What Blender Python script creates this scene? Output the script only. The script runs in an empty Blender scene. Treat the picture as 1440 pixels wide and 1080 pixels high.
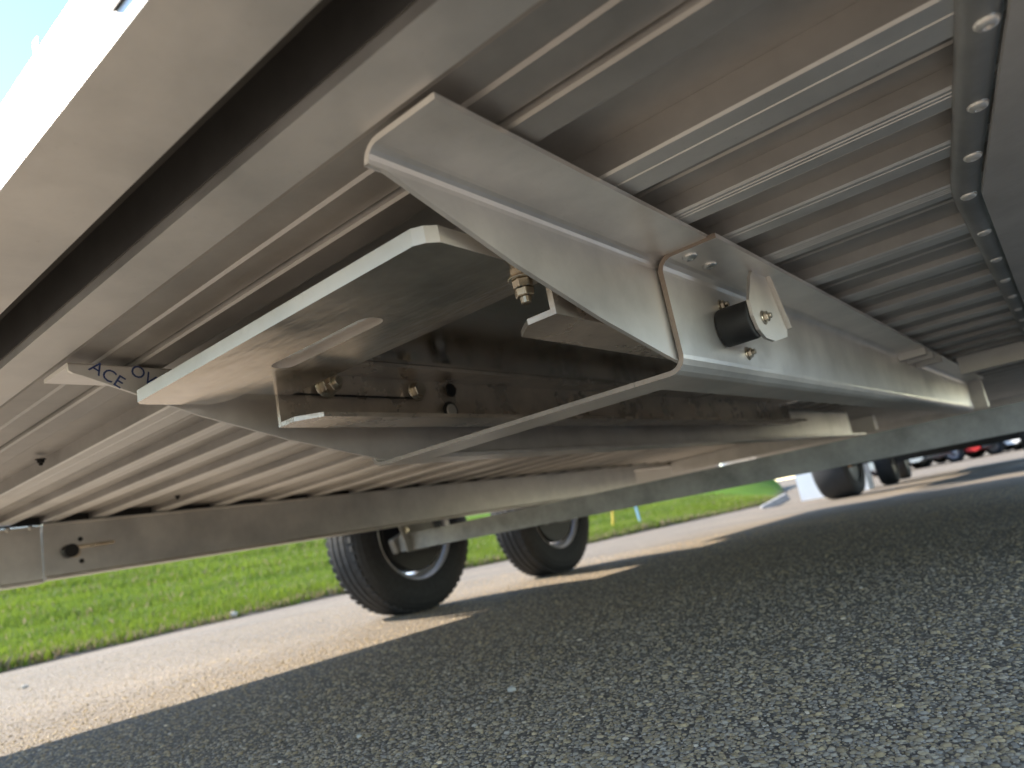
import bpy, bmesh, math, random
import numpy as np
from mathutils import Vector, Matrix

random.seed(7); RNG = np.random.default_rng(11)
scene = bpy.context.scene
C = scene.collection

# ------------------------------------------------------------------ camera
cam_d = bpy.data.cameras.new('camera'); cam = bpy.data.objects.new('camera', cam_d); C.objects.link(cam)
scene.camera = cam
R = ((0.61957543, -0.76243122, -0.18661434), (0.04334514, 0.27061425, -0.96171156), (0.78373942, 0.58776403, 0.20071363))
right, down, fwd = [Vector(r) for r in R]
m = Matrix.Identity(4)
for i in range(3):
    m[i][0] = right[i]; m[i][1] = -down[i]; m[i][2] = -fwd[i]
m[0][3], m[1][3], m[2][3] = 0, 0, .24
cam.matrix_world = m
cam_d.sensor_width = 36; cam_d.lens = 24.75; cam_d.clip_start = .01; cam_d.clip_end = 2000
cam_d.dof.use_dof = True; cam_d.dof.focus_distance = .62; cam_d.dof.aperture_fstop = 6.5

# ------------------------------------------------------------------ world, sun, exposure
SUNV = Vector((-.30, 1.35, 1.0)).normalized()
w = bpy.data.worlds.new('World'); scene.world = w; w.use_nodes = True
nt = w.node_tree; bg = nt.nodes['Background']
sky = nt.nodes.new('ShaderNodeTexSky'); sky.sky_type = 'NISHITA'; sky.sun_disc = False
sky.sun_elevation = math.asin(SUNV.z); sky.sun_rotation = math.atan2(SUNV.x, SUNV.y)
sky.air_density = 1.0; sky.dust_density = .0; sky.ozone_density = 1.6
nt.links.new(sky.outputs[0], bg.inputs[0]); bg.inputs[1].default_value = .09
sd = bpy.data.lights.new('sun', 'SUN'); sd.energy = 2.4; sd.angle = math.radians(.5); sd.color = (1, .91, .78)
sun = bpy.data.objects.new('sun', sd); C.objects.link(sun)
sun.rotation_euler = SUNV.to_track_quat('Z', 'Y').to_euler(); sun.location = (0, 5, 8)
vs = scene.view_settings
vs.view_transform = 'Standard'; vs.look = 'None'; vs.gamma = 1; vs.use_curve_mapping = False; vs.exposure = 2.4
scene.render.engine = 'CYCLES'
scene.cycles.max_bounces = 8; scene.cycles.diffuse_bounces = 5; scene.cycles.glossy_bounces = 6

# ------------------------------------------------------------------ helpers
def tag(o, label=None, cat=None, group=None, kind=None):
    for k, v in (('label', label), ('category', cat), ('group', group), ('kind', kind)):
        if v: o[k] = v
    return o
def mesh_obj(name, verts, faces, mat, parent=None, smooth=False):
    me = bpy.data.meshes.new(name); me.from_pydata([tuple(v) for v in verts], [], faces)
    if smooth: me.polygons.foreach_set('use_smooth', [True]*len(me.polygons))
    me.materials.append(mat); me.update()
    o = bpy.data.objects.new(name, me); C.objects.link(o)
    if parent: put(o, parent)
    return o
def put(o, parent):
    o.parent = parent
    o.matrix_parent_inverse = world_of(parent).inverted()
WM = {}
def world_of(p): return WM.get(p.name, Matrix.Identity(4))
def empty(name, loc, rz=0):
    o = bpy.data.objects.new(name, None); C.objects.link(o); o.location = loc; o.rotation_euler.z = rz
    o.empty_display_size = .1
    WM[o.name] = Matrix.Translation(loc) @ Matrix.Rotation(rz, 4, 'Z')
    return o
def bm_obj(name, bm, mat, parent=None, smooth=False, bevel=0, seg=1, angle=30):
    if bevel:
        es = [e for e in bm.edges if len(e.link_faces) == 2 and e.calc_face_angle(0) > math.radians(angle)]
        bmesh.ops.bevel(bm, geom=es, offset=bevel, segments=seg, affect='EDGES', profile=.5)
    bmesh.ops.recalc_face_normals(bm, faces=bm.faces)
    me = bpy.data.meshes.new(name); bm.to_mesh(me); bm.free()
    if smooth: me.polygons.foreach_set('use_smooth', [True]*len(me.polygons))
    me.materials.append(mat)
    o = bpy.data.objects.new(name, me); C.objects.link(o)
    if parent: put(o, parent)
    return o
def bm_box(bm, x0, x1, y0, y1, z0, z1):
    vs = [bm.verts.new(p) for p in ((x0,y0,z0),(x1,y0,z0),(x1,y1,z0),(x0,y1,z0),(x0,y0,z1),(x1,y0,z1),(x1,y1,z1),(x0,y1,z1))]
    for f in ((0,3,2,1),(4,5,6,7),(0,1,5,4),(1,2,6,5),(2,3,7,6),(3,0,4,7)): bm.faces.new([vs[i] for i in f])
def box(name, x0, x1, y0, y1, z0, z1, mat, parent=None, bevel=.002, seg=1):
    bm = bmesh.new(); bm_box(bm, x0, x1, y0, y1, z0, z1)
    return bm_obj(name, bm, mat, parent, bevel=bevel, seg=seg)
def prism(name, poly, axis, a0, a1, mat, parent=None, bevel=0, seg=1, smooth=False, hole=None, angle=30):
    """closed polygon in the two other axes, extruded along axis from a0 to a1"""
    def P(u, v, a): return {'x': (a, u, v), 'y': (u, a, v), 'z': (u, v, a)}[axis]
    bm = bmesh.new()
    n = len(poly)
    A = [bm.verts.new(P(u, v, a0)) for u, v in poly]; B = [bm.verts.new(P(u, v, a1)) for u, v in poly]
    for i in range(n): bm.faces.new((A[i], A[(i+1) % n], B[(i+1) % n], B[i]))
    if hole:
        k = len(hole)
        HA = [bm.verts.new(P(u, v, a0)) for u, v in hole]; HB = [bm.verts.new(P(u, v, a1)) for u, v in hole]
        for i in range(k): bm.faces.new((HA[i], HA[(i+1) % k], HB[(i+1) % k], HB[i]))
        for ring, hr in ((A, HA), (B, HB)):
            es = []
            for rr in (ring, hr):
                for i in range(len(rr)):
                    e = bm.edges.get((rr[i], rr[(i+1) % len(rr)])); es.append(e)
            bmesh.ops.triangle_fill(bm, use_beauty=True, use_dissolve=False, edges=es)
    else:
        bm.faces.new(A[::-1]); bm.faces.new(B)
    return bm_obj(name, bm, mat, parent, bevel=bevel, seg=seg, smooth=smooth, angle=angle)
def round_path(pts, r, seg=5):
    out = [Vector(pts[0])]
    for i in range(1, len(pts)-1):
        p, a, b = Vector(pts[i]), Vector(pts[i-1]), Vector(pts[i+1])
        da, db = (a-p).normalized(), (b-p).normalized()
        half = math.acos(max(-1, min(1, da.dot(db))))/2
        t = r/math.tan(half); c = p + (da+db).normalized()*(r/math.sin(half))
        s, e = p+da*t, p+db*t
        for k in range(seg+1):
            q = s.lerp(e, k/seg); out.append(c + (q-c).normalized()*r)
    out.append(Vector(pts[-1])); return out
def offset_path(path, d):
    out = []
    for i, p in enumerate(path):
        t = Vector((0, 0))
        if i: t += (p-path[i-1]).normalized()
        if i < len(path)-1: t += (path[i+1]-p).normalized()
        t.normalize(); out.append(p + Vector((-t.y, t.x))*d)
    return out
def sheet(name, pts, th, r, x0, x1, mat, parent=None):
    """bent sheet metal: (y,z) path, thickness th, extruded along x"""
    path = round_path(pts, r); a = offset_path(path, th/2); b = offset_path(path, -th/2)
    poly = [(v.x, v.y) for v in a] + [(v.x, v.y) for v in reversed(b)]
    o = prism(name, poly, 'x', x0, x1, mat, parent, bevel=.0006, angle=60)
    cut_ends(o); return o
def cut_ends(o):
    # sheared, oxidised end faces of the sheet
    o.data.materials.append(EDGE_OX)
    for p in o.data.polygons:
        if abs(p.normal.x) > .6: p.material_index = 1
def cyl(name, c, axis, r, l, mat, parent=None, n=20, bevel=.0008, r2=None):
    bm = bmesh.new()
    q = Vector(axis).normalized().to_track_quat('Z', 'Y').to_matrix().to_4x4()
    bmesh.ops.create_cone(bm, cap_ends=True, segments=n, radius1=r, radius2=r if r2 is None else r2, depth=l, matrix=Matrix.Translation(c) @ q)
    o = bm_obj(name, bm, mat, parent, bevel=bevel, seg=2, angle=50)
    me = o.data; me.polygons.foreach_set('use_smooth', [True]*len(me.polygons))
    for p in me.polygons:
        if p.area > .5*math.pi*r*r*.8 and len(p.vertices) > 8: p.use_smooth = False
    return o
def lathe_bm(bm, prof, axis_o, n, mtx=None):
    """profile (radius, y) revolved about the y axis through axis_o"""
    rings = []
    for k in range(n):
        a = 2*math.pi*k/n
        rings.append([bm.verts.new((axis_o[0]+r*math.cos(a), axis_o[1]+y, axis_o[2]+r*math.sin(a))) for r, y in prof])
    for k in range(n):
        A, B = rings[k], rings[(k+1) % n]
        for j in range(len(prof)-1):
            bm.faces.new((A[j], A[j+1], B[j+1], B[j]))
    return rings
def dome(name, c, axis, r, hgt, mat, parent=None, n=14, hexsocket=False):
    """pan rivet / button bolt head: flange + domed head, standing on c along axis"""
    bm = bmesh.new()
    prof = [(r, 0), (r, hgt*.25), (r*.93, hgt*.5), (r*.75, hgt*.82), (r*.45, hgt)]
    if hexsocket: prof += [(r*.36, hgt*.96), (r*.34, hgt*.5)]
    prof += [(.0001, hgt*(.5 if hexsocket else 1.04))]
    lathe_bm(bm, prof, (0, 0, 0), n)
    bmesh.ops.remove_doubles(bm, verts=bm.verts, dist=.0002)
    q = Vector(axis).normalized().to_track_quat('Y', 'Z').to_matrix().to_4x4()
    bmesh.ops.transform(bm, matrix=Matrix.Translation(c) @ q, verts=bm.verts)
    return bm_obj(name, bm, mat, parent, smooth=True)
def hexbolt(name, c, axis, r, hgt, mat, parent=None, shaft=0, double=False):
    bm = bmesh.new(); ax = Vector(axis).normalized(); q = ax.to_track_quat('Z', 'Y').to_matrix().to_4x4(); c = Vector(c)
    def part(n, rad, z0, z1, tw=0):
        bmesh.ops.create_cone(bm, cap_ends=True, segments=n, radius1=rad, radius2=rad*.96, depth=z1-z0,
            matrix=Matrix.Translation(c+ax*(z0+z1)/2) @ q @ Matrix.Rotation(tw, 4, 'Z'))
    part(20, r*1.35, 0, .0015); part(6, r, .0016, .0016+hgt, .3)
    z = .0018+hgt
    if double: part(6, r*.97, z+.0006, z+hgt, .75); z += hgt
    if shaft: part(14, r*.52, z, z+shaft)
    return bm_obj(name, bm, mat, parent, bevel=.0006, angle=40)

# ------------------------------------------------------------------ materials
def new_mat(name):
    mt = bpy.data.materials.new(name); mt.use_nodes = True
    t = mt.node_tree; b = t.nodes['Principled BSDF']; return mt, t, b
def N(t, typ, **kw):
    n = t.nodes.new(typ)
    for k, v in kw.items(): setattr(n, k, v)
    return n
def ramp(t, fac, stops):
    r = N(t, 'ShaderNodeValToRGB'); e = r.color_ramp.elements
    while len(e) < len(stops): e.new(.5)
    for el, (p, c) in zip(e, stops): el.position = p; el.color = (*c, 1) if len(c) == 3 else c
    t.links.new(fac, r.inputs[0]); return r.outputs[0]
def geo_pos(t, scale=(1, 1, 1)):
    g = N(t, 'ShaderNodeNewGeometry'); mp = N(t, 'ShaderNodeMapping'); mp.inputs['Scale'].default_value = scale
    t.links.new(g.outputs['Position'], mp.inputs[0]); return mp.outputs[0]
def noise(t, vec, scale, detail=4, rough=.55):
    n = N(t, 'ShaderNodeTexNoise'); n.inputs['Scale'].default_value = scale; n.inputs['Detail'].default_value = detail; n.inputs['Roughness'].default_value = rough
    t.links.new(vec, n.inputs['Vector']); return n.outputs['Fac']
def bump(t, b, fac, strength, dist):
    n = N(t, 'ShaderNodeBump'); n.inputs['Strength'].default_value = strength; n.inputs['Distance'].default_value = dist
    t.links.new(fac, n.inputs['Height']); t.links.new(n.outputs[0], b.inputs['Normal'])
def metal(name, col, rough=(.3, .45), stretch=(1, 1, 1), spots=.0, metallic=1, bstr=.05, dirt=.12):
    mt, t, b = new_mat(name)
    p = geo_pos(t, stretch); n1 = noise(t, p, 60, 6); n2 = noise(t, geo_pos(t), 9, 5, .65); n3 = noise(t, geo_pos(t), 240, 3)
    lo = tuple(c*(1-dirt*1.6) for c in col); hi = tuple(min(1, c*(1+dirt*.4)) for c in col)
    c1 = ramp(t, n2, [(.3, lo), (.62, hi)])
    out = c1
    if spots:
        mk = ramp(t, n3, [(.66, (0, 0, 0)), (.74, (1, 1, 1))]); mx = N(t, 'ShaderNodeMixRGB'); mx.inputs['Color2'].default_value = (col[0]*.35, col[1]*.33, col[2]*.3, 1)
        mul = N(t, 'ShaderNodeMath', operation='MULTIPLY'); mul.inputs[1].default_value = spots
        t.links.new(mk, mul.inputs[0]); t.links.new(mul.outputs[0], mx.inputs['Fac']); t.links.new(c1, mx.inputs['Color1']); out = mx.outputs[0]
    t.links.new(out, b.inputs['Base Color']); b.inputs['Metallic'].default_value = metallic
    mr = N(t, 'ShaderNodeMapRange'); mr.inputs['From Min'].default_value = .3; mr.inputs['From Max'].default_value = .7
    mr.inputs['To Min'].default_value, mr.inputs['To Max'].default_value = rough
    t.links.new(n2, mr.inputs['Value']); t.links.new(mr.outputs[0], b.inputs['Roughness'])
    bump(t, b, n1, bstr, .002)
    return mt
def plain(name, col, rough=.5, metallic=0, nscale=30, var=.15, bstr=0, spec=None):
    mt, t, b = new_mat(name)
    n1 = noise(t, geo_pos(t), nscale, 5)
    t.links.new(ramp(t, n1, [(.3, tuple(c*(1-var) for c in col)), (.7, tuple(min(1, c*(1+var)) for c in col))]), b.inputs['Base Color'])
    b.inputs['Roughness'].default_value = rough; b.inputs['Metallic'].default_value = metallic
    if spec is not None: b.inputs['Specular IOR Level'].default_value = spec
    if bstr: bump(t, b, n1, bstr, .003)
    return mt
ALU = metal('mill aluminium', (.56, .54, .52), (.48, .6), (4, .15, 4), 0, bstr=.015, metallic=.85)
ALU_RIB = metal('pale rib face', (.83, .815, .795), (.44, .58), (4, .15, 4), .12, bstr=.05, dirt=.08, metallic=.75)  # paler metal for the rib faces than for the grooves
ALU_SHEET = metal('aluminium sheet', (.90, .87, .84), (.28, .42), (.2, 5, 5), .08, bstr=.04, dirt=.1, metallic=.72)
ALU_DULL = metal('dull aluminium beam', (.84, .82, .80), (.45, .6), (3, .2, 3), .08, bstr=.05, dirt=.08, metallic=.85)
ALU_CHAN = metal('scuffed channel aluminium', (.70, .62, .54), (.22, .36), (.2, 4, 4), .35, bstr=.1, dirt=.25, metallic=.65)
ALU_PAN = metal('smooth ramp pan', (.50, .47, .43), (.12, .22), (.2, 3, 3), 0, bstr=.03, dirt=.15)
ALU_RAMP = metal('scuffed ramp aluminium', (.76, .70, .63), (.1, .26), (1, .25, 1), .35, bstr=.22, dirt=.25)
ALU_CUT = metal('saw cut aluminium edge', (.84, .80, .76), (.5, .65), (1, 8, 1), .12, bstr=.12, dirt=.06)
EDGE_OX = metal('oxidised cut edge', (.36, .29, .24), (.55, .7), (1, 1, 1), .3, bstr=.2, dirt=.25, metallic=.6)
RIVET = metal('bright rivet steel', (.68, .67, .64), (.2, .35), dirt=.2)
ZINC = metal('zinc plated bolt', (.66, .60, .50), (.2, .35), dirt=.25)
GALV = metal('galvanised steel', (.34, .335, .325), (.5, .7), (1, 1, 1), .3, metallic=.25, bstr=.1, dirt=.3)
DARK_RAIL = metal('weathered rail aluminium', (.76, .745, .72), (.42, .55), (.2, 3, 3), 0, bstr=.05, dirt=.12)
GUARD = metal('dark textured flange', (.52, .51, .50), (.6, .75), (1, 1, 1), 0, bstr=.5, dirt=.12, metallic=.3)
STRIP = metal('dark trim strip', (.42, .42, .42), (.45, .6), (.3, 3, 3), 0, bstr=.08, dirt=.2, metallic=.6)
RUBBER = plain('black rubber', (.018, .018, .019), .55, nscale=80, var=.25, bstr=.15)
TYRE = plain('tyre rubber', (.022, .022, .023), .75, nscale=60, var=.3, bstr=.2)
SLOT_SHADE = plain('painted slot shade', (.075, .073, .072), .7)  # dark colour standing in for the shade between the rear beams
BLACK = plain('black steel', (.02, .02, .021), .45, .3)
WHITE = plain('white enamel', (.78, .78, .77), .35, nscale=4, var=.04)
PAINT_SILVER = plain('silver car paint', (.42, .43, .44), .3, .6, nscale=3, var=.05)
PAINT_RED = plain('red car paint', (.45, .03, .03), .28, 0, nscale=3, var=.08)
GLASS = plain('dark car glass', (.02, .022, .025), .08)
LAMP_RED = plain('red lamp lens', (.5, .02, .02), .2)
ORANGE = plain('orange hub cap', (.6, .28, .1), .5)
YELLOW = plain('yellow marker plastic', (.75, .5, .04), .5)
BLUE_MARK = plain('pale blue marker plastic', (.32, .52, .70), .5)
CONC = plain('pale concrete', (.30, .29, .28), .9, nscale=25, var=.2, bstr=.3)
INK = plain('blue ink print', (.035, .06, .18), .5)
PEBBLE = plain('pale limestone pebble', (.50, .45, .37), .8, nscale=200, var=.15)

def asphalt_mat():
    mt, t, b = new_mat('worn chip seal asphalt')
    p = geo_pos(t)
    v = N(t, 'ShaderNodeTexVoronoi'); v.inputs['Scale'].default_value = 210; t.links.new(p, v.inputs['Vector'])
    v2 = N(t, 'ShaderNodeTexVoronoi'); v2.inputs['Scale'].default_value = 75; t.links.new(p, v2.inputs['Vector'])
    sp = N(t, 'ShaderNodeSeparateColor'); t.links.new(v.outputs['Color'], sp.inputs[0])
    grains = ramp(t, sp.outputs[0], [(0, (.14, .116, .086)), (.5, (.205, .17, .124)), (.85, (.27, .225, .168)), (1, (.375, .32, .245))])
    gap = ramp(t, v.outputs['Distance'], [(.35, (1, 1, 1)), (.62, (.66, .60, .53))])
    mx = N(t, 'ShaderNodeMixRGB', blend_type='MULTIPLY'); mx.inputs['Fac'].default_value = 1
    t.links.new(grains, mx.inputs['Color1']); t.links.new(gap, mx.inputs['Color2'])
    big = ramp(t, noise(t, p, 1.3, 5), [(.3, (.82, .82, .83)), (.7, (1.12, 1.09, 1.04))])
    m2 = N(t, 'ShaderNodeMixRGB', blend_type='MULTIPLY'); m2.inputs['Fac'].default_value = 1
    t.links.new(mx.outputs[0], m2.inputs['Color1']); t.links.new(big, m2.inputs['Color2'])
    t.links.new(m2.outputs[0], b.inputs['Base Color']); b.inputs['Roughness'].default_value = .9
    inv = N(t, 'ShaderNodeMath', operation='ADD')
    mul = N(t, 'ShaderNodeMath', operation='MULTIPLY'); mul.inputs[1].default_value = -1
    t.links.new(v.outputs['Distance'], mul.inputs[0]); t.links.new(mul.outputs[0], inv.inputs[0])
    m3 = N(t, 'ShaderNodeMath', operation='MULTIPLY'); m3.inputs[1].default_value = -.6; t.links.new(v2.outputs['Distance'], m3.inputs[0]); t.links.new(m3.outputs[0], inv.inputs[1])
    bump(t, b, inv.outputs[0], .5, .003)
    return mt
ASPHALT = asphalt_mat()
def attr_mat(name, attr, rough, mult=None, translucent=0):
    mt, t, b = new_mat(name)
    a = N(t, 'ShaderNodeAttribute'); a.attribute_name = attr
    t.links.new(a.outputs['Color'], b.inputs['Base Color']); b.inputs['Roughness'].default_value = rough
    b.inputs['Specular IOR Level'].default_value = .25
    if translucent:
        tr = N(t, 'ShaderNodeBsdfTranslucent'); t.links.new(a.outputs['Color'], tr.inputs[0])
        ms = N(t, 'ShaderNodeMixShader'); ms.inputs[0].default_value = translucent
        t.links.new(b.outputs[0], ms.inputs[1]); t.links.new(tr.outputs[0], ms.inputs[2])
        t.links.new(ms.outputs[0], t.nodes['Material Output'].inputs['Surface'])
    return mt
AGG = attr_mat('aggregate stone', 'tint', .85)
BLADE = attr_mat('grass blade', 'tint', .55, translucent=.35)
def bank_mat():
    mt, t, b = new_mat('lawn soil and thatch')
    p = geo_pos(t)
    g = ramp(t, noise(t, p, 3, 6), [(.3, (.06, .12, .012)), (.7, (.11, .19, .02))])
    d = ramp(t, noise(t, p, 14, 6), [(.3, (.10, .07, .05)), (.7, (.20, .16, .12))])
    a = N(t, 'ShaderNodeAttribute'); a.attribute_name = 'edge'
    mx = N(t, 'ShaderNodeMixRGB'); t.links.new(a.outputs['Fac'], mx.inputs['Fac']); t.links.new(g, mx.inputs['Color1']); t.links.new(d, mx.inputs['Color2'])
    t.links.new(mx.outputs[0], b.inputs['Base Color']); b.inputs['Roughness'].default_value = 1; b.inputs['Specular IOR Level'].default_value = .05
    bump(t, b, noise(t, p, 30, 6), .5, .02)
    return mt
BANK = bank_mat()

# ------------------------------------------------------------------ ground
def gz(x): return -.012*(x-1.9)
xs = [-200, -60, -20, -6, 0, 3, 8, 20, 60, 200, 500]; ys = [-300, -80, -20, -4, 0, 3, 8, 20, 80, 300]
def gz2(x): return gz(max(-20, min(60, x)))
V = [(x, y, gz2(x)) for x in xs for y in ys]
F = [(i*len(ys)+j, (i+1)*len(ys)+j, (i+1)*len(ys)+j+1, i*len(ys)+j+1) for i in range(len(xs)-1) for j in range(len(ys)-1)]
road = mesh_obj('road', V, F, ASPHALT); tag(road, kind='structure')

# grassy bank beyond the road; edge line of the asphalt
EDGE = [(-60, 4.9), (-8, 4.9), (1.4, 4.99), (2.4, 5.28), (3.9, 5.40), (5.2, 5.0), (6.6, 4.42), (8.6, 4.28), (11.8, 3.95), (20, 6.5), (40, 12.8), (80, 26)]
def edge_y(x):
    for (x0, y0), (x1, y1) in zip(EDGE, EDGE[1:]):
        if x0 <= x <= x1:
            return y0+(y1-y0)*(x-x0)/(x1-x0)
    return EDGE[0][1] if x < EDGE[0][0] else EDGE[-1][1]
def bank_z(x, s):
    if s < 0: return gz2(x)
    return gz2(x) + .006 + .03*min(1, s/.25) + .055*s + .0025*s*s*(s < 14) + (.49+.07*(s-14))*(s >= 14) + .03*math.sin(s*2.1+.4*math.sin(x*.8))*min(1, s) + max(0, x-8)*.03*min(1, s/1.5)
bx = [-60, -30, -12, -6, -3] + [i*.1-1 for i in range(0, 150)] + [14.5, 15.5, 17, 20, 25, 32, 40, 55, 80]
bs = [-.03, 0, .03, .06, .1, .16, .25, .4, .6, .9, 1.2, 1.6, 2, 2.6, 3.4, 4.4, 6, 8, 11, 14, 20, 30, 45]
V, F, ED = [], [], []
for x in bx:
    jit = .035*math.sin(x*9.3)+.03*math.sin(x*23.1+1)+.015*math.sin(x*61)
    for s in bs:
        k = max(0, 1-s/.5)
        V.append((x, edge_y(x)+s+jit*k, bank_z(x, s) if s > 0 else gz2(x)+(.004 if s == 0 else -.02)))
        ED.append(max(0, min(1, 1.25-s/.22)))
n = len(bs)
F = [(i*n+j, (i+1)*n+j, (i+1)*n+j+1, i*n+j+1) for i in range(len(bx)-1) for j in range(n-1)]
bank = mesh_obj('grass_bank', V, F, BANK, smooth=True); tag(bank, kind='structure')
at = bank.data.attributes.new('edge', 'FLOAT', 'POINT'); at.data.foreach_set('value', ED)

def stuff_mesh(name, verts, tris, tint_pts, mat):
    me = bpy.data.meshes.new(name); nv, nf = len(verts), len(tris)
    me.vertices.add(nv); me.vertices.foreach_set('co', verts.astype(np.float32).ravel())
    me.loops.add(nf*3); me.loops.foreach_set('vertex_index', tris.astype(np.int32).ravel())
    me.polygons.add(nf); me.polygons.foreach_set('loop_start', np.arange(0, nf*3, 3, dtype=np.int32)); me.polygons.foreach_set('loop_total', np.full(nf, 3, np.int32))
    me.update(calc_edges=True)
    a = me.attributes.new('tint', 'FLOAT_COLOR', 'POINT'); a.data.foreach_set('color', tint_pts.astype(np.float32).ravel())
    me.materials.append(mat); o = bpy.data.objects.new(name, me); C.objects.link(o); return o

# grass blades
nb = 230000
u = RNG.random(nb); bxp = 0.2+13.3*RNG.random(nb); s = .02+26*u**2.6
ey = np.array([edge_y(x) for x in bxp]); bzp = np.array([bank_z(x, q) for x, q in zip(bxp, s)])
keep = RNG.random(nb) < np.clip(.12+s/.22, 0, 1); bxp, s, ey, bzp = bxp[keep], s[keep], ey[keep], bzp[keep]; nb = len(bxp)
hgt = (.03+.055*RNG.random(nb))*(1+.25*np.sin(bxp*1.7+s*2.5))*(1+s*.08); wid = .0035+.0035*RNG.random(nb)+s*.0012
ang = RNG.random(nb)*2*np.pi; lean = RNG.random(nb)*.6*hgt; la = RNG.random(nb)*2*np.pi
px, py, pz = bxp, ey+s, bzp-.004
V = np.zeros((nb, 4, 3)); dx, dy = np.cos(ang)*wid, np.sin(ang)*wid
V[:, 0] = np.stack([px-dx, py-dy, pz], 1); V[:, 1] = np.stack([px+dx, py+dy, pz], 1)
mx_, my_ = px+np.cos(la)*lean*.35, py+np.sin(la)*lean*.35
V[:, 2] = np.stack([mx_+dx*.7, my_+dy*.7, pz+hgt*.6], 1)
V[:, 3] = np.stack([px+np.cos(la)*lean, py+np.sin(la)*lean, pz+hgt*.97], 1)
T = np.array([[0, 1, 2], [0, 2, 3]])[None]+np.arange(nb)[:, None, None]*4
stripe = .5+.5*np.sin(s*3.3+.5*np.sin(bxp*.6)); r = RNG.random(nb)
dry = (RNG.random(nb) < np.clip(.55-s/.35, .06, 1))
col = np.zeros((nb, 4)); col[:, 3] = 1
col[:, 0] = .11+.06*r+.045*stripe; col[:, 1] = .165+.065*r+.05*stripe; col[:, 2] = .018+.016*r
col[dry, :3] = np.stack([.26+.1*r, .20+.08*r, .12+.05*r], 1)[dry]
gr = stuff_mesh('grass', V.reshape(-1, 3), T.reshape(-1, 3), np.repeat(col, 4, 0), BLADE)
tag(gr, 'mown bright green grass growing on the bank beside the road', 'grass', kind='stuff')

# loose aggregate of the asphalt in front of the camera (half-bedded chips)
ns = 185000
dd = .45+4.3*RNG.random(ns)**2.0; aa = np.radians(np.where(RNG.random(ns) < .82, -4+90*RNG.random(ns), 41+38*RNG.normal(size=ns)))
sx, sy = dd*np.cos(aa), dd*np.sin(aa); rad = (.0014+.0021*RNG.random(ns)**1.7+.0022*(RNG.random(ns) < .06))*(1+.10*dd)
k = 6; th = np.arange(k)*2*np.pi/k
rot = RNG.random(ns)[:, None]*6.28+th[None]; jr = .75+.5*RNG.random((ns, k)); jr2 = .45+.3*RNG.random((ns, k)); asp = .7+.3*RNG.random(ns)
oa = RNG.random(ns)*6.28
def ring(rr, zf):
    lx, ly = rad[:, None]*rr*np.cos(rot), rad[:, None]*rr*np.sin(rot)*asp[:, None]
    X = sx[:, None]+lx*np.cos(oa)[:, None]-ly*np.sin(oa)[:, None]; Y = sy[:, None]+lx*np.sin(oa)[:, None]+ly*np.cos(oa)[:, None]
    return np.stack([X, Y, (gz(sx)+rad*zf)[:, None]+0*X], 2)
hf = .18+.3*RNG.random(ns)
V = np.concatenate([ring(jr, -.2), ring(jr2, hf*.9), np.stack([sx, sy, gz(sx)+rad*hf*1.02], 1)[:, None]], 1)
tri = []
for i in range(k):
    j = (i+1) % k
    tri += [(i, j, k+j), (i, k+j, k+i), (k+i, k+j, 2*k)]
T = np.array(tri)[None]+np.arange(ns)[:, None, None]*(2*k+1)
g = .235+.20*RNG.random(ns)**1.4; warm = .8+.8*RNG.random(ns)
col = np.stack([g*(1+.19*warm), g*(1-.04*warm), g*(1-.32*warm), np.ones(ns)], 1); lt = RNG.random(ns) < .012; col[lt, :3] *= 1.7
ag = stuff_mesh('loose_aggregate', V.reshape(-1, 3), T.reshape(-1, 3), np.repeat(col, 2*k+1, 0), AGG)
tag(ag, 'grey stone chips bedded in the shaded asphalt', 'gravel', kind='stuff')

def pebble(x, y, r, label):
    bm = bmesh.new(); bmesh.ops.create_icosphere(bm, subdivisions=2, radius=r)
    for v in bm.verts: v.co *= 1+.22*math.sin(v.co.x*900+v.co.y*700)*math.cos(v.co.z*800); v.co.z *= .65
    o = bm_obj('pebble', bm, PEBBLE, smooth=True); o.location = (x, y, (gz(x) if y < 4.5 else gz(x)+.02)+r*.45)
    tag(o, label, 'stone')
pebble(.833, .732, .0065, 'pale round pebble lying alone on the shaded asphalt')
pebble(.624, .826, .004, 'tiny pale stone chip on shaded asphalt nearer the sunlit strip')
pebble(3.03, 5.36, .03, 'white stone at the edge of the grass')
pebble(1.0, 3.3, .012, 'small white pebble on the sunlit asphalt strip')

# ------------------------------------------------------------------ trailer
TR = empty('flatbed_trailer', (2.9, 1.0, 0))
tag(TR, 'aluminium flatbed trailer seen from below with ribbed deck and ramp tray', 'trailer')
FAR, NEAR = 2.028, .03          # inner ends of the deck
DZ = .480                        # underside of deck ribs
XB = 5.75                        # front end of the deck

# deck planks: each an extrusion running across the trailer
ribs = [.333, .445, .566, .668, .782, .945, 1.116]
while ribs[-1] < XB-.2: ribs.append(ribs[-1]+.1745)
ribs.append(XB)
def plank(x0, x1, wrib, lines=()):
    d = .016 if x0 < .9 else .010; c = .002; z = DZ
    p = [(x0, z+.045), (x0, z+c), (x0+c, z)]
    for lx in lines:            # shallow extruded grooves on the rib face
        p += [(x0+lx, z), (x0+lx+.0012, z+.0018), (x0+lx+.0024, z)]
    p += [(x0+wrib-c*1.5, z), (x0+wrib, z+c*1.5), (x0+wrib+.002, z+d), (x0+wrib+.012, z+d+.002)]
    mid = x0+wrib+(x1-x0-wrib)*.55
    p += [(mid, z+d+.002), (mid+.0015, z+d), (x1-.0002, z+d), (x1-.0002, z+.045)]
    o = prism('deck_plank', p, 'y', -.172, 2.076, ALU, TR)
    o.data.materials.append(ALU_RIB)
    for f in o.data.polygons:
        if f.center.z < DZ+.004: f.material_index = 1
    return o
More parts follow.
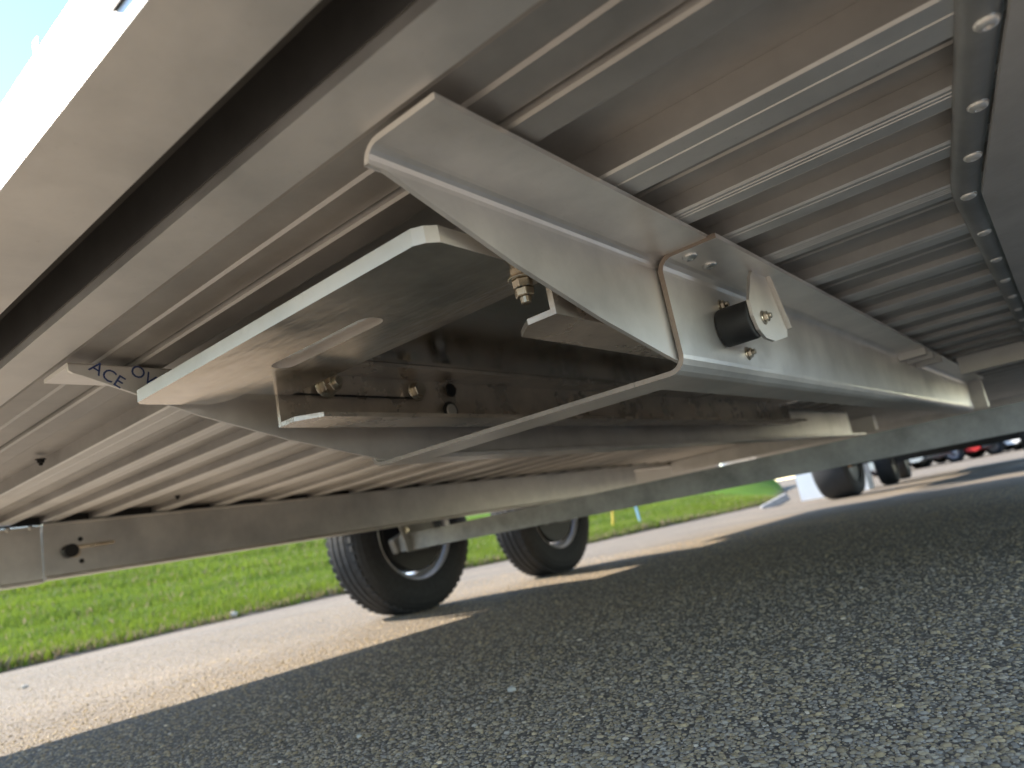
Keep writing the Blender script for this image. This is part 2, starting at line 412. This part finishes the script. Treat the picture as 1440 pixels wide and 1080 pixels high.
# first plank, flat with two small steps, and the rounded roll plank behind it
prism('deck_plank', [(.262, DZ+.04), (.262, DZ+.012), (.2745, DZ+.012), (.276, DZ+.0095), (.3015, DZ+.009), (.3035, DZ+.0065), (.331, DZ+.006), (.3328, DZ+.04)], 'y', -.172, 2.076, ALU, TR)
roll = [(.333, DZ+.04), (.333, DZ+.002), (.335, DZ), (.360, DZ)]
roll += [(.360+.007*math.sin(a), DZ+.007-.007*math.cos(a)) for a in [math.radians(q) for q in range(15, 106, 15)]]
roll += [(.3685, DZ+.02), (.376, DZ+.024), (.3785, DZ+.020), (.381, DZ+.021), (.4448, DZ+.024), (.4448, DZ+.04)]
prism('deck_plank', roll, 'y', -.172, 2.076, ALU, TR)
for i in range(1, len(ribs)-1):
    a, b = ribs[i], ribs[i+1]
    wr = (.052, .036, .036, .040, .046)[i-1] if i < 6 else .050
    ln = ((.021,), (.006, .012), (.008,), (.006, .012, .018), (.010,))[i-1] if i < 6 else (.010,)
    plank(a, b, wr, ln)

# rear frame: outer beam, inner beam, dark sheets painting the shade of the gap
yb0, yb1 = -.19, 2.078
rb = prism('rear_beam', [(.128, DZ), (.183, DZ), (.183, DZ+.05), (.128, DZ+.05)], 'y', yb0, yb1, ALU_DULL, TR, bevel=.002, seg=2)
box('slot_shade_sheet', .2222, .2232, yb0, FAR, DZ+.0075, DZ+.045, SLOT_SHADE, TR, bevel=0)  # dark sheet added as painted shade on the inner beam's rear face
# recessed marker lamp slot in the outer face of the rear beam
box('marker_lamp', .1262, .1278, .245, .272, DZ+.0125, DZ+.036, BLACK, rb, bevel=.0005)
prism('cross_beam', [(.224, DZ), (.2625, DZ), (.2625, DZ+.045), (.224, DZ+.045)], 'y', yb0, FAR, ALU_DULL, TR, bevel=.004, seg=3)
box('slot_shade_cover', .1835, .2615, yb0, FAR, DZ+.0455, DZ+.0495, SLOT_SHADE, TR, bevel=0)  # closes the gap on top, coloured dark as its shade
box('slot_shade_sheet', .1833, .1843, yb0, FAR, DZ+.004, DZ+.045, SLOT_SHADE, TR, bevel=0)  # dark sheet added as painted shade behind the outer beam
for yy in (.36, .9, 1.5):   # small lugs on top of the rear beam
    bm = bmesh.new(); bm_box(bm, .128, .15, yy, yy+.006, DZ+.0505, DZ+.058); bm_obj('tie_lug', bm, ALU_DULL, TR, bevel=.001)

# far side rail: hollow extrusion with lips
def rail_profile(y0, y1, z0, z1, s):
    lip = .012
    return [(y0-s*lip, z0-.004), (y1, z0-.004), (y1, z1), (y0-s*lip*.5, z1), (y0-s*lip*.5, z1-.004), (y0, z1-.006), (y0, z0+.006), (y0-s*lip, z0)]
fr = prism('side_rail', rail_profile(2.028, 2.078, .341, .476, 1), 'x', .668, 3.72, DARK_RAIL, TR, bevel=.0015)
cap = prism('rail_end_cap', rail_profile(2.031, 2.078, .336, .472, 1), 'x', .575, .664, DARK_RAIL, TR, bevel=.0015)
box('corner_post', .186, .571, 2.024, 2.08, .335, .479, DARK_RAIL, TR, bevel=.003)
dome('screw', (.592, 2.0215, .468), (0, -1, 0), .006, .004, RIVET, cap); dome('screw', (.640, 2.0215, .468), (0, -1, 0), .006, .004, RIVET, cap)
lt = empty('pin_latch', (.722, 2.028, .401)); put(lt, TR); WM[lt.name] = Matrix.Translation((.722, 2.028, .401))
lt.parent = TR; lt.matrix_parent_inverse = world_of(TR).inverted()
cyl('latch_knob', (.722, 2.015, .400), (0, -1, 0), .017, .026, BLACK, lt, 18)
cyl('latch_pin', (.775, 2.008, .408), (1, 0, .02), .0045, .10, ZINC, lt, 12)
hexbolt('latch_nut', (.738, 2.026, .396), (0, -1, 0), .010, .010, ZINC, lt)
dome('screw', (.752, 2.028, .428), (0, -1, 0), .006, .004, BLACK, lt); dome('screw', (.752, 2.028, .372), (0, -1, 0), .006, .004, BLACK, lt)
box('deck_closure', .186, XB, 2.044, 2.062, .4765, .5155, BLACK, TR, bevel=0)  # black filler added to stop light showing through the groove ends
# forward of the wheels the side steps outwards: skirt panel and the step plate
box('skirt_panel', 3.72, 5.7, 2.31, 2.316, .375, .50, WHITE, TR, bevel=.001)
for dx_, dy_ in ((0.429, 1.295), (0.927, 1.855)): hexbolt('deck_bolt', (dx_, dy_, DZ+.0165), (0, 0, -1), .0062, .005, BLACK, TR, shaft=.004)
box('step_plate', 3.715, 3.721, 2.08, 2.309, .345, .50, DARK_RAIL, TR, bevel=.001)
box('skirt_floor', 3.722, 5.7, 2.03, 2.309, .500, .506, ALU_SHEET, TR, bevel=.001)
box('side_rail', 3.722, 5.7, 2.03, 2.078, .449, .479, DARK_RAIL, TR, bevel=.002)
# near side: horizontal flange with cranked edge, riveted trim strip, outer rail
fl = [(.20, -.075), (.30, -.058), (.55, -.0265), (.80, .004), (XB, .004), (XB, -.125), (.20, -.125)]
prism('near_flange', fl, 'z', .4655, .4695, GUARD, TR, bevel=.0008)
box('side_rail', .20, XB, -.178, -.126, .4640, .4795, DARK_RAIL, TR, bevel=.002)
def strip_y(x): return -.047+(x-.30)*.125 if x < .8 else .0155
bm = bmesh.new(); rings = []
sxs = [.20, .4, .6, .75, .785, .815, .85, 1.2, 2, 3, 4.5, XB]
for x in sxs:
    yc = strip_y(x)+(-.001 if abs(x-.8) < .03 else 0); rr = []
    for q in range(0, 181, 20):
        a = math.radians(q); rr.append(bm.verts.new((x, yc+.0125*math.cos(a), .4795-.0125*math.sin(a)*.85)))
    rings.append(rr)
for A, B in zip(rings, rings[1:]):
    for j in range(len(A)-1): bm.faces.new((A[j], A[j+1], B[j+1], B[j]))
    bm.faces.new((A[-1], A[0], B[0], B[-1]))
bm.faces.new(rings[0]); bm.faces.new(rings[-1][::-1])
ts = bm_obj('trim_strip', bm, STRIP, TR, smooth=True)
first = None
for x in [.325, .474, .588, .69, .797]+[r+.018 for r in ribs[5:-1]]:
    if first is None:
        first = dome('rivet', (0, 0, 0), (0, 0, -1), .0072, .0042, ALU_SHEET, None, 14, True); o = first
    else:
        o = first.copy(); C.objects.link(o)
    o.location = (x, strip_y(x)-.001, .4695); o.rotation_euler = (0, 0, random.random()*3)
    o.parent = ts; o.matrix_parent_inverse = Matrix.Identity(4)
# cross members under the deck, forward
box('cross_member', 2.36, 2.42, .035, .195, .430, .4785, DARK_RAIL, TR)
box('cross_member', 4.2, 4.26, .80, FAR-.002, .400, .4785, DARK_RAIL, TR)
box('front_beam', XB+.002, XB+.08, -.175, 2.316, .40, .52, DARK_RAIL, TR)
# tongue
for s_ in (-1, 1):
    bm = bmesh.new(); a = Vector((XB+.085, 1.0+s_*.85, .45)); b_ = Vector((7.1, 1.0+s_*.06, .45)); d = (b_-a).normalized(); nrm = Vector((-d.y, d.x, 0))*.035
    vs8 = [bm.verts.new(p+nrm*k1+Vector((0, 0, z))) for z in (-.05, .05) for p, k1 in ((a, -1), (b_, -1), (b_, 1), (a, 1))]
    for f in ((0,3,2,1),(4,5,6,7),(0,1,5,4),(1,2,6,5),(2,3,7,6),(3,0,4,7)): bm.faces.new([vs8[i] for i in f])
    bm_obj('tongue_beam', bm, DARK_RAIL, TR, bevel=.003)

# ramp tray (bent sheet, hat section) and its tapered entry guides
XT0, XT1 = .63, 3.3
tray = sheet('tray_rail', [(.205, .4715), (.2665, .4715), (.2665, .3580), (.322, .3580)], .005, .015, XT0, XT1, ALU_SHEET, TR)
tray2 = sheet('tray_rail', [(.670, .3580), (.726, .3580), (.726, .4715), (.788, .4715)], .005, .015, XT0, XT1, ALU_SHEET, TR)
for xs_, xe_ in ((XT0, .69),):
    st = box('tray_strap', xs_, xe_, .3225, .6695, .3555, .3605, ALU_SHEET, TR, bevel=.0006)
    cut_ends(st)
def guide(yw, s, rr):
    """entry guide: flange against the deck, web whose lower edge rises towards the rear"""
    th = .004; ys0 = yw-s*.062
    prof = [(.2655, .4715), (.266, .4680), (.270, .4655), (.278, .4635), (.395, .4240), (.500, .3960), (.605, .3735), (.655, .3635), (.80, .3635)]
    bm = bmesh.new()
    rz = .4765
    arc = [(yw-s*rr*(1-math.sin(a)), rz-rr*(1-math.cos(a))) for a in [math.radians(q) for q in (0, 18, 36, 54, 72, 90)]]
    O, I = [], []
    xl = [p[0] for p in prof]
    for x, zb in prof:
        zb = min(zb, rz-rr+.0005)
        po = [(ys0, rz)]+arc+[(yw, zb)]
        ro, ri = [], []
        for i, (y, z) in enumerate(po):
            ny, nz = (0, 1) if i == 0 else ((s, 0) if i == len(po)-1 else (s*math.sin((i-1)/5*math.pi/2), math.cos((i-1)/5*math.pi/2)))
            ro.append(bm.verts.new((x, y-ny*th, z-nz*th))); ri.append(bm.verts.new((x, y, z)))
        O.append(ro); I.append(ri)
    n = len(O[0])
    for k_ in range(len(O)-1):
        for j in range(n-1):
            bm.faces.new((O[k_][j], O[k_][j+1], O[k_+1][j+1], O[k_+1][j])); bm.faces.new((I[k_][j], I[k_+1][j], I[k_+1][j+1], I[k_][j+1]))
        for j in (0, n-1): bm.faces.new((O[k_][j], O[k_+1][j], I[k_+1][j], I[k_][j]))
    for k_ in (0, len(O)-1):
        for j in range(n-1): bm.faces.new((O[k_][j], O[k_][j+1], I[k_][j+1], I[k_][j]))
    o = bm_obj('entry_guide', bm, ALU_SHEET, TR)
    for p in o.data.polygons: p.use_smooth = False
    return o
g1 = guide(.2755, 1, .014); g2 = guide(.7195, -1, .003)
# printed mill lettering on the far guide
def print_text(txt, size, org, ang, parent):
    cu = bpy.data.curves.new('lettering', 'FONT'); cu.body = txt; cu.size = size; cu.resolution_u = 3
    to = bpy.data.objects.new('tmp', cu); C.objects.link(to); dg = bpy.context.evaluated_depsgraph_get()
    me = bpy.data.meshes.new_from_object(to.evaluated_get(dg)); bpy.data.objects.remove(to)
    me.materials.clear(); me.materials.append(INK)
    o = bpy.data.objects.new('lettering', me); C.objects.link(o)
    # text x -> world x, text y -> world z, facing -y
    Mx = Matrix.Translation(org) @ Matrix.Rotation(math.pi/2, 4, 'X') @ Matrix.Rotation(ang, 4, 'Z')
    me.transform(Mx); put(o, parent); return o
print_text('ACE', .0185, (.2825, .7188, .4700), math.radians(-33), g2)
print_text('OV', .0185, (.3205, .7188, .4690), math.radians(-33), g2)
# rivets on the tray flange, bolts, latch
for x in (.649, .698): dome('rivet', (x, .241, .4690), (0, 0, -1), .0078, .0045, RIVET, tray, 14, True)
hexbolt('bolt', (.814, .264, .388), (0, -1, 0), .0062, .004, ZINC, tray, shaft=.004)
hexbolt('bolt', (.766, .264, .440), (0, -1, 0), .0062, .004, ZINC, tray, shaft=.004)
la = empty('ramp_catch', (.755, .264, .411)); la.parent = TR; la.matrix_parent_inverse = world_of(TR).inverted(); WM[la.name] = Matrix.Translation((.755, .264, .411))
cyl('rubber_bumper', (.752, .2455, .411), (0, -1, 0), .0215, .036, RUBBER, la, 32, bevel=.002)
cp = prism('catch_plate', [(.806, .489), (.812, .486), (.850, .409), (.842, .398), (.790, .388), (.762, .389), (.746, .397), (.738, .412), (.739, .430), (.765, .462)], 'y', .2232, .2268, ALU_CUT, la, bevel=.0006)
prism('catch_lip', [(.8110, .4872), (.8128, .4875), (.8512, .4100), (.8496, .4085)], 'y', .2180, .2230, ALU_CUT, la, bevel=.0004)
hexbolt('catch_bolt', (.770, .2230, .413), (0, -1, 0), .0062, .0045, ZINC, la, shaft=.003)
# tray end bracket and brackets at the forward end
box('end_bracket', 3.31, 3.36, .22, .34, .362, .50, ALU_SHEET, tray)
for x in (1.84, 1.95, 2.08): box('hanger_clip', x, x+.03, .205, .262, .452, .4685, ALU_CUT, tray)

# wheels and torsion axles
def make_wheel(name, cx, cy, cz, s):
    """s=+1: outer face towards +y"""
    wh = empty(name, (cx, cy, cz)); wh.parent = TR; wh.matrix_parent_inverse = world_of(TR).inverted(); WM[wh.name] = Matrix.Translation((cx, cy, cz))
    bm = bmesh.new(); Ro = .327; wd = .103
    half = [(.196, .082), (.205, .092), (.235, .1005), (.268, .1015), (.292, .096), (.309, .086), (.3175, .074), (.3215, .060)]
    prof = [(r, -y) for r, y in half]
    for gy in (-.036, -.002, .034):
        prof += [(.3255, gy-.010), (.3260, gy-.004), (.3185, gy-.003), (.3185, gy+.003), (.3260, gy+.004)]
    prof += [(r, y) for r, y in reversed(half)]
    lathe_bm(bm, prof, (cx, cy, cz), 72)
    # tread blocks: raised sipes along the shoulders
    for k_ in range(60):
        a = 2*math.pi*k_/60
        for sg in (-1, 1):
            m_ = Matrix.Translation((cx, cy, cz)) @ Matrix.Rotation(-a, 4, 'Y') @ Matrix.Translation((.3195, sg*.066, 0))
            bmesh.ops.create_cube(bm, size=1, matrix=m_ @ Matrix.Diagonal((.008, .022, .022, 1)))
    bm_obj('tyre', bm, TYRE, wh, smooth=False)
    bm = bmesh.new()
    lathe_bm(bm, [(.198, -.088), (.190, -.080), (.182, -.070), (.176, -.03), (.172, .02), (.180, .07), (.192, .082), (.199, .088), (.203, .086), (.195, .075), (.184, .068), (.176, .02), (.180, -.03), (.186, -.068), (.202, -.086), (.198, -.088)], (cx, cy, cz), 48)
    rim = bm_obj('rim', bm, ALU_SHEET, wh, smooth=True)
    for k_ in range(5):
        a = 2*math.pi*(k_+.3)/5; bm = bmesh.new()
        m_ = Matrix.Translation((cx, cy+s*.05, cz)) @ Matrix.Rotation(-a, 4, 'Y')
        bmesh.ops.create_cube(bm, size=1, matrix=m_ @ Matrix.Translation((.125, 0, 0)) @ Matrix.Diagonal((.108, .018, .052, 1)))
        bm_obj('spoke', bm, DARK_RAIL, wh, bevel=.004, seg=2)
    cyl('hub', (cx, cy+s*.035, cz), (0, 1, 0), .075, .05, DARK_RAIL, wh, 28)
    cyl('brake_drum', (cx, cy-s*.03, cz), (0, 1, 0), .166, .085, BLACK, wh, 32, bevel=.006)
    cyl('spindle', (cx, cy-s*.085, cz), (0, 1, 0), .03, .05, GALV, wh, 16)
    return wh
WX = (2.03, 3.02)
for wx in WX:
    zc = gz(wx)+.3225
    make_wheel('wheel', wx, 2.232, zc, 1); make_wheel('wheel', wx, -.335, zc, -1)
    axx = wx-.18
    ax = box('axle', axx-.03+.03, axx+.06, -.155, 2.052, .2415, .3025, GALV, TR, bevel=.008, seg=3)
    for yc, s_ in ((2.09, 1), (-.19, -1)):
        bm = bmesh.new()
        v0, v1 = Vector((axx+.03, yc, .275)), Vector((wx, yc, zc)); d = (v1-v0); L = d.length; q = d.to_track_quat('X', 'Z').to_matrix().to_4x4()
        bmesh.ops.create_cube(bm, size=1, matrix=Matrix.Translation((v0+v1)/2) @ q @ Matrix.Diagonal((L+.08, .032, .062, 1)))
        bm_obj('torsion_arm', bm, GALV, ax, bevel=.012, seg=3)
    for yc in (1.985, -.08):
        prism('axle_bracket', [(axx-.025, .2375), (axx+.085, .2375), (axx+.11, .335), (axx-.05, .335)], 'y', yc, yc+.006, GALV, ax, bevel=.001)
        hexbolt('bracket_bolt', (axx-.02, yc, .318), (0, -1, 0), .009, .007, ZINC, ax)
def fender(y0, y1, name='fender'):
    pts = []
    for q in range(0, 91, 15):
        a = math.radians(180-q); pts.append((WX[0]-.05+.36*math.cos(a), .36+.36*math.sin(a)))
    for q in range(90, -1, -15):
        a = math.radians(q); pts.append((WX[1]+.05+.36*math.cos(a), .36+.36*math.sin(a)))
    inn = [(x+(.004 if x < 2.4 else -.004)*(z < .7), z-.004) for x, z in pts]
    return prism(name, pts+inn[::-1], 'y', y0, y1, ALU_SHEET, TR)
fender(2.08, 2.345); fender(-.445, -.178)

# ------------------------------------------------------------------ ramp stowed in the tray
RP = empty('loading_ramp', (1.4, .5, .40))
tag(RP, 'scuffed aluminium loading ramp with slotted hook plate poking out of the tray', 'ramp')
def slot(cx, cy, lx, ly, n=8):
    r_ = lx/2; out = []
    for k_ in range(n+1):
        a = math.pi*k_/n; out.append((cx+r_*math.cos(a), cy+ly/2-r_+r_*math.sin(a)))
    for k_ in range(n+1):
        a = math.pi+math.pi*k_/n; out.append((cx+r_*math.cos(a), cy-ly/2+r_+r_*math.sin(a)))
    return out
PZ = .434
pl = prism('hook_plate', [(.3215, .300), (.326, .292), (.334, .2865), (.360, .2862), (.468, .2862), (.468, .661), (.414, .661), (.410, .690), (.400, .709), (.334, .7135), (.326, .712), (.3215, .706)], 'z', PZ, PZ+.0125, ALU_RAMP, RP, hole=slot(.393, .495, .024, .150))
pl.data.materials.append(ALU_CUT)
for f in pl.data.polygons:
    if abs(f.normal.z) < .5: f.material_index = 1
XR = 2.3
def channel(yw, s):
    """C channel, web at yw, flanges pointing along s; rear corner of the bottom flange chamfered"""
    ch = box('side_channel', .456, XR, min(yw, yw-s*.005), max(yw, yw-s*.005), .399, .468, ALU_CHAN, RP, bevel=.0012)
    ya, yb_ = yw+s*.0002, yw+s*.048
    prism('bottom_flange', [(.4562, ya), (.4562, yw+s*.024), (.478, yb_), (XR, yb_), (XR, ya)], 'z', .399, .4042, ALU_CHAN, ch, bevel=.0012)
    prism('top_flange', [(.4690, ya), (.4690, yb_), (XR, yb_), (XR, ya)], 'z', .463, .4678, ALU_CHAN, ch, bevel=.001)
    return ch
c1 = channel(.2905, 1); c2 = channel(.667, -1)
box('groove_shadow', .460, .66, .6607, .6618, .4345, .4370, BLACK, c2, bevel=0)  # black strip painting the edge shadow of a groove in the web
hexbolt('bolt', (.519, .6618, .447), (0, -1, 0), .0118, .009, ZINC, c2, shaft=.006, double=True)
hexbolt('bolt', (.667, .6618, .447), (0, -1, 0), .0112, .008, ZINC, c2)
cyl('plug', (.727, .6605, .419), (0, -1, 0), .0140, .003, BLACK, c2, 24); cyl('plug_face', (.727, .6585, .419), (0, -1, 0), .0095, .003, ALU_SHEET, c2, 24)
cyl('plug', (.735, .6605, .450), (0, -1, 0), .0100, .003, BLACK, c2, 18)
hexbolt('bolt', (.445, .304, PZ), (0, 0, -1), .0088, .007, ZINC, pl, shaft=.006, double=True)
box('ramp_pan', .4695, XR, .2915, .6660, .4682, .4722, ALU_PAN, RP, bevel=.0005)

# ------------------------------------------------------------------ things beyond the trailer
def stake(name, x, y, z, mat, h, lean, label, flag):
    e = empty(name, (x, y, z)); tag(e, label, 'marker')
    bm = bmesh.new(); q = Vector((lean[0], lean[1], 1)).normalized()
    bmesh.ops.create_cone(bm, cap_ends=True, segments=8, radius1=.016, radius2=.013, depth=h, matrix=Matrix.Translation(Vector((x, y, z-.05))+q*h/2) @ q.to_track_quat('Z', 'Y').to_matrix().to_4x4())
    bm_obj('post', bm, mat, e)
    c = Vector((x, y, z-.05))+q*(h-.06)
    if flag: box('cap', c.x-.02, c.x+.02, c.y-.02, c.y+.02, c.z, c.z+.09, mat, e, bevel=.006)
    else:
        bm = bmesh.new(); vs_ = [bm.verts.new(c+Vector(p)) for p in ((.014, 0, 0), (.13, .01, -.01), (.13, .0, .07), (.014, 0, .08))]; bm.faces.new(vs_)
        bmesh.ops.solidify(bm, geom=bm.faces[:], thickness=.002); bm_obj('flag', bm, mat, e)
stake('marker_stake', 8.0, 4.86, -.03, YELLOW, .75, (.12, -.12), 'yellow marker stake leaning in the grass', True)
stake('marker_stake', 8.4, 4.65, -.04, BLUE_MARK, .7, (-.05, .05), 'pale blue marker stake standing in the grass', False)
# concrete offcut at the verge
bm = bmesh.new(); bmesh.ops.create_cube(bm, size=1, matrix=Matrix.Translation((9.15, 3.12, -.045)) @ Matrix.Rotation(2.0, 4, 'Z') @ Matrix.Rotation(.30, 4, 'Y') @ Matrix.Diagonal((.36, .16, .10, 1)))
o = bm_obj('concrete_offcut', bm, CONC, bevel=.015, seg=2); tag(o, 'pale concrete offcut lying at the end of the verge', 'concrete block')
# white storage box
SB = empty('storage_box', (9.9, 2.55, gz(9.9))); SB.rotation_euler.z = .1; tag(SB, 'white storage box on the asphalt behind a black tyre', 'box')
def lbox(name, x0, x1, y0, y1, z0, z1, mat, parent, bevel=.01):
    bm = bmesh.new(); bm_box(bm, x0, x1, y0, y1, z0, z1); o = bm_obj(name, bm, mat, None, bevel=bevel, seg=2); o.parent = parent; return o
body = lbox('body', -.3, .3, -.42, .40, 0, .62, WHITE, SB, .02); lbox('lid', -.32, .32, -.44, .42, .625, .70, WHITE, SB, .02); 
o = lbox('latch', -.345, -.322, -.04, .04, .58, .66, BLACK, SB, .004)

def lathe_wheel(parent, x, y, z, r, wd, s, hubmat, rimmat=None):
    bm = bmesh.new(); lathe_bm(bm, [(r*.6, -wd), (r*.75, -wd*1.05), (r*.93, -wd), (r*.99, -wd*.8), (r, 0), (r*.99, wd*.8), (r*.93, wd), (r*.75, wd*1.05), (r*.6, wd), (r*.6, -wd)], (x, y, z), 32)
    ty = bm_obj('tyre', bm, TYRE, None, smooth=True); ty.parent = parent
    bm = bmesh.new(); lathe_bm(bm, [(.001, s*wd*.7), (r*.2, s*wd*.75), (r*.25, s*wd*.5), (r*.5, s*wd*.55), (r*.6, s*wd*.98), (r*.6, -s*wd*.9), (r*.2, -s*wd*.6), (.001, -s*wd*.6)], (x, y, z), 24)
    o = bm_obj('rim', bm, rimmat or PAINT_SILVER, None, smooth=True); o.parent = ty
    bm = bmesh.new(); bmesh.ops.create_cone(bm, cap_ends=True, segments=16, radius1=r*.16, radius2=r*.13, depth=wd*.4, matrix=Matrix.Translation((x, y-s*wd*.75, z)) @ Matrix.Rotation(math.pi/2, 4, 'X'))
    o = bm_obj('hub_cap', bm, hubmat, None, bevel=.004); o.parent = ty
    return ty
# neighbouring utility trailer: frame, axle, wheels
NT = empty('utility_trailer', (7.9, 1.72, gz(7.9))); NT.rotation_euler.z = -.05; tag(NT, 'black utility trailer with bulky black tyres parked ahead of the flatbed', 'trailer')
lathe_wheel(NT, 0, .25, .34, .34, .17, 1, ORANGE); lathe_wheel(NT, 0, -1.55, .34, .34, .17, -1, ORANGE)
lbox('axle', -.04, .04, -1.4, .1, .30, .38, BLACK, NT, .005); lbox('deck', -1.2, 1.6, -1.36, .08, .52, .60, BLACK, NT, .01)
lbox('fender', -.42, .42, .10, .42, .72, .735, BLACK, NT, .004); lbox('fender', -.42, .42, -1.72, -1.38, .72, .735, BLACK, NT, .004)

BT = empty('tandem_trailer', (10.45, 1.95, gz(10.45))); BT.rotation_euler.z = .05; tag(BT, 'low tandem trailer with grey rimmed wheels parked past the white box', 'trailer')
for yy_, sg in ((.05, 1), (-1.6, -1)):
    lathe_wheel(BT, 0, yy_, .30, .30, .1, sg, BLACK); lathe_wheel(BT, 1.3, yy_, .30, .30, .1, sg, BLACK)
lbox('deck', -.9, 2.4, -1.45, -.09, .42, .52, BLACK, BT, .01); lbox('axle', -.03, .03, -1.48, -.08, .27, .33, BLACK, BT, .004); lbox('axle', 1.27, 1.33, -1.48, -.08, .27, .33, BLACK, BT, .004)
lbox('tail_lamp', -.925, -.905, -.3, -.12, .43, .51, LAMP_RED, BT, .004)
def make_car(paint):
    e = empty('parked_car', (0, 0, 0))
    low = [(-2.2, .32), (-2.22, .55), (-2.1, .85), (-1.3, .95), (1.0, .95), (1.9, .82), (2.2, .62), (2.22, .34), (2.0, .25), (1.72, .25)]
    low += [(1.35+.37*math.cos(a), .32+.37*math.sin(a)) for a in [math.radians(q) for q in range(10, 171, 20)]]
    low += [(.9, .25), (-.9, .25)] + [(-1.35+.37*math.cos(a), .32+.37*math.sin(a)) for a in [math.radians(q) for q in range(10, 171, 20)]] + [(-1.8, .25), (-2.05, .25)]
    b = prism('body', low, 'y', -.88, .88, paint, None, bevel=.04, seg=2); b.parent = e
    c = prism('cabin', [(-1.75, .951), (-1.2, 1.44), (.1, 1.46), (.95, .951)], 'y', -.76, .76, GLASS, None, bevel=.05, seg=2); c.parent = e
    r_ = prism('roof', [(-1.15, 1.43), (-1.1, 1.475), (.02, 1.49), (.12, 1.45)], 'y', -.74, .74, paint, None, bevel=.01); r_.parent = e
    for x in (-1.35, 1.35):
        for s_ in (-1, 1): lathe_wheel(e, x, s_*.78, .32, .32, .1, s_, PAINT_SILVER)
    for s_ in (-1, 1):
        lbox('tail_lamp', -2.235, -2.15, s_*.72-.12, s_*.72+.12, .58, .74, LAMP_RED, e, .01); lbox('headlamp', 2.1, 2.2, s_*.66-.16, s_*.66+.16, .62, .74, RIVET, e, .01)
    lbox('bumper', -2.27, -2.18, -.84, .84, .30, .48, BLACK, e, .03); lbox('bumper', 2.17, 2.28, -.84, .84, .28, .46, BLACK, e, .03)
    return e
def place(e, x, y, rz, label): e.location = (x, y, gz2(x)); e.rotation_euler.z = rz; tag(e, label, 'car', 'cars parked on the lot'); return e
place(make_car(PAINT_SILVER), 27, 5.6, 1.25, 'silver car parked on the lot behind the utility trailer')
place(make_car(PAINT_RED), 29, 4.3, 1.3, 'red car parked far off on the lot')
cw = make_car(WHITE); place(cw, 30, 3.1, 1.2, 'white car parked on the far lot beyond the silver car')
def copy_tree(o, parent=None):
    c = o.copy(); C.objects.link(c)
    if parent: c.parent = parent
    for ch in o.children: copy_tree(ch, c)
    return c
kids = [(31, 1.3), (33, -1.0)]
for i, (x, y) in enumerate(kids):
    place(copy_tree(cw), x, y, 1.0, ('white car in the far row beside the red car', 'white car at the end of the far row on the lot')[i])
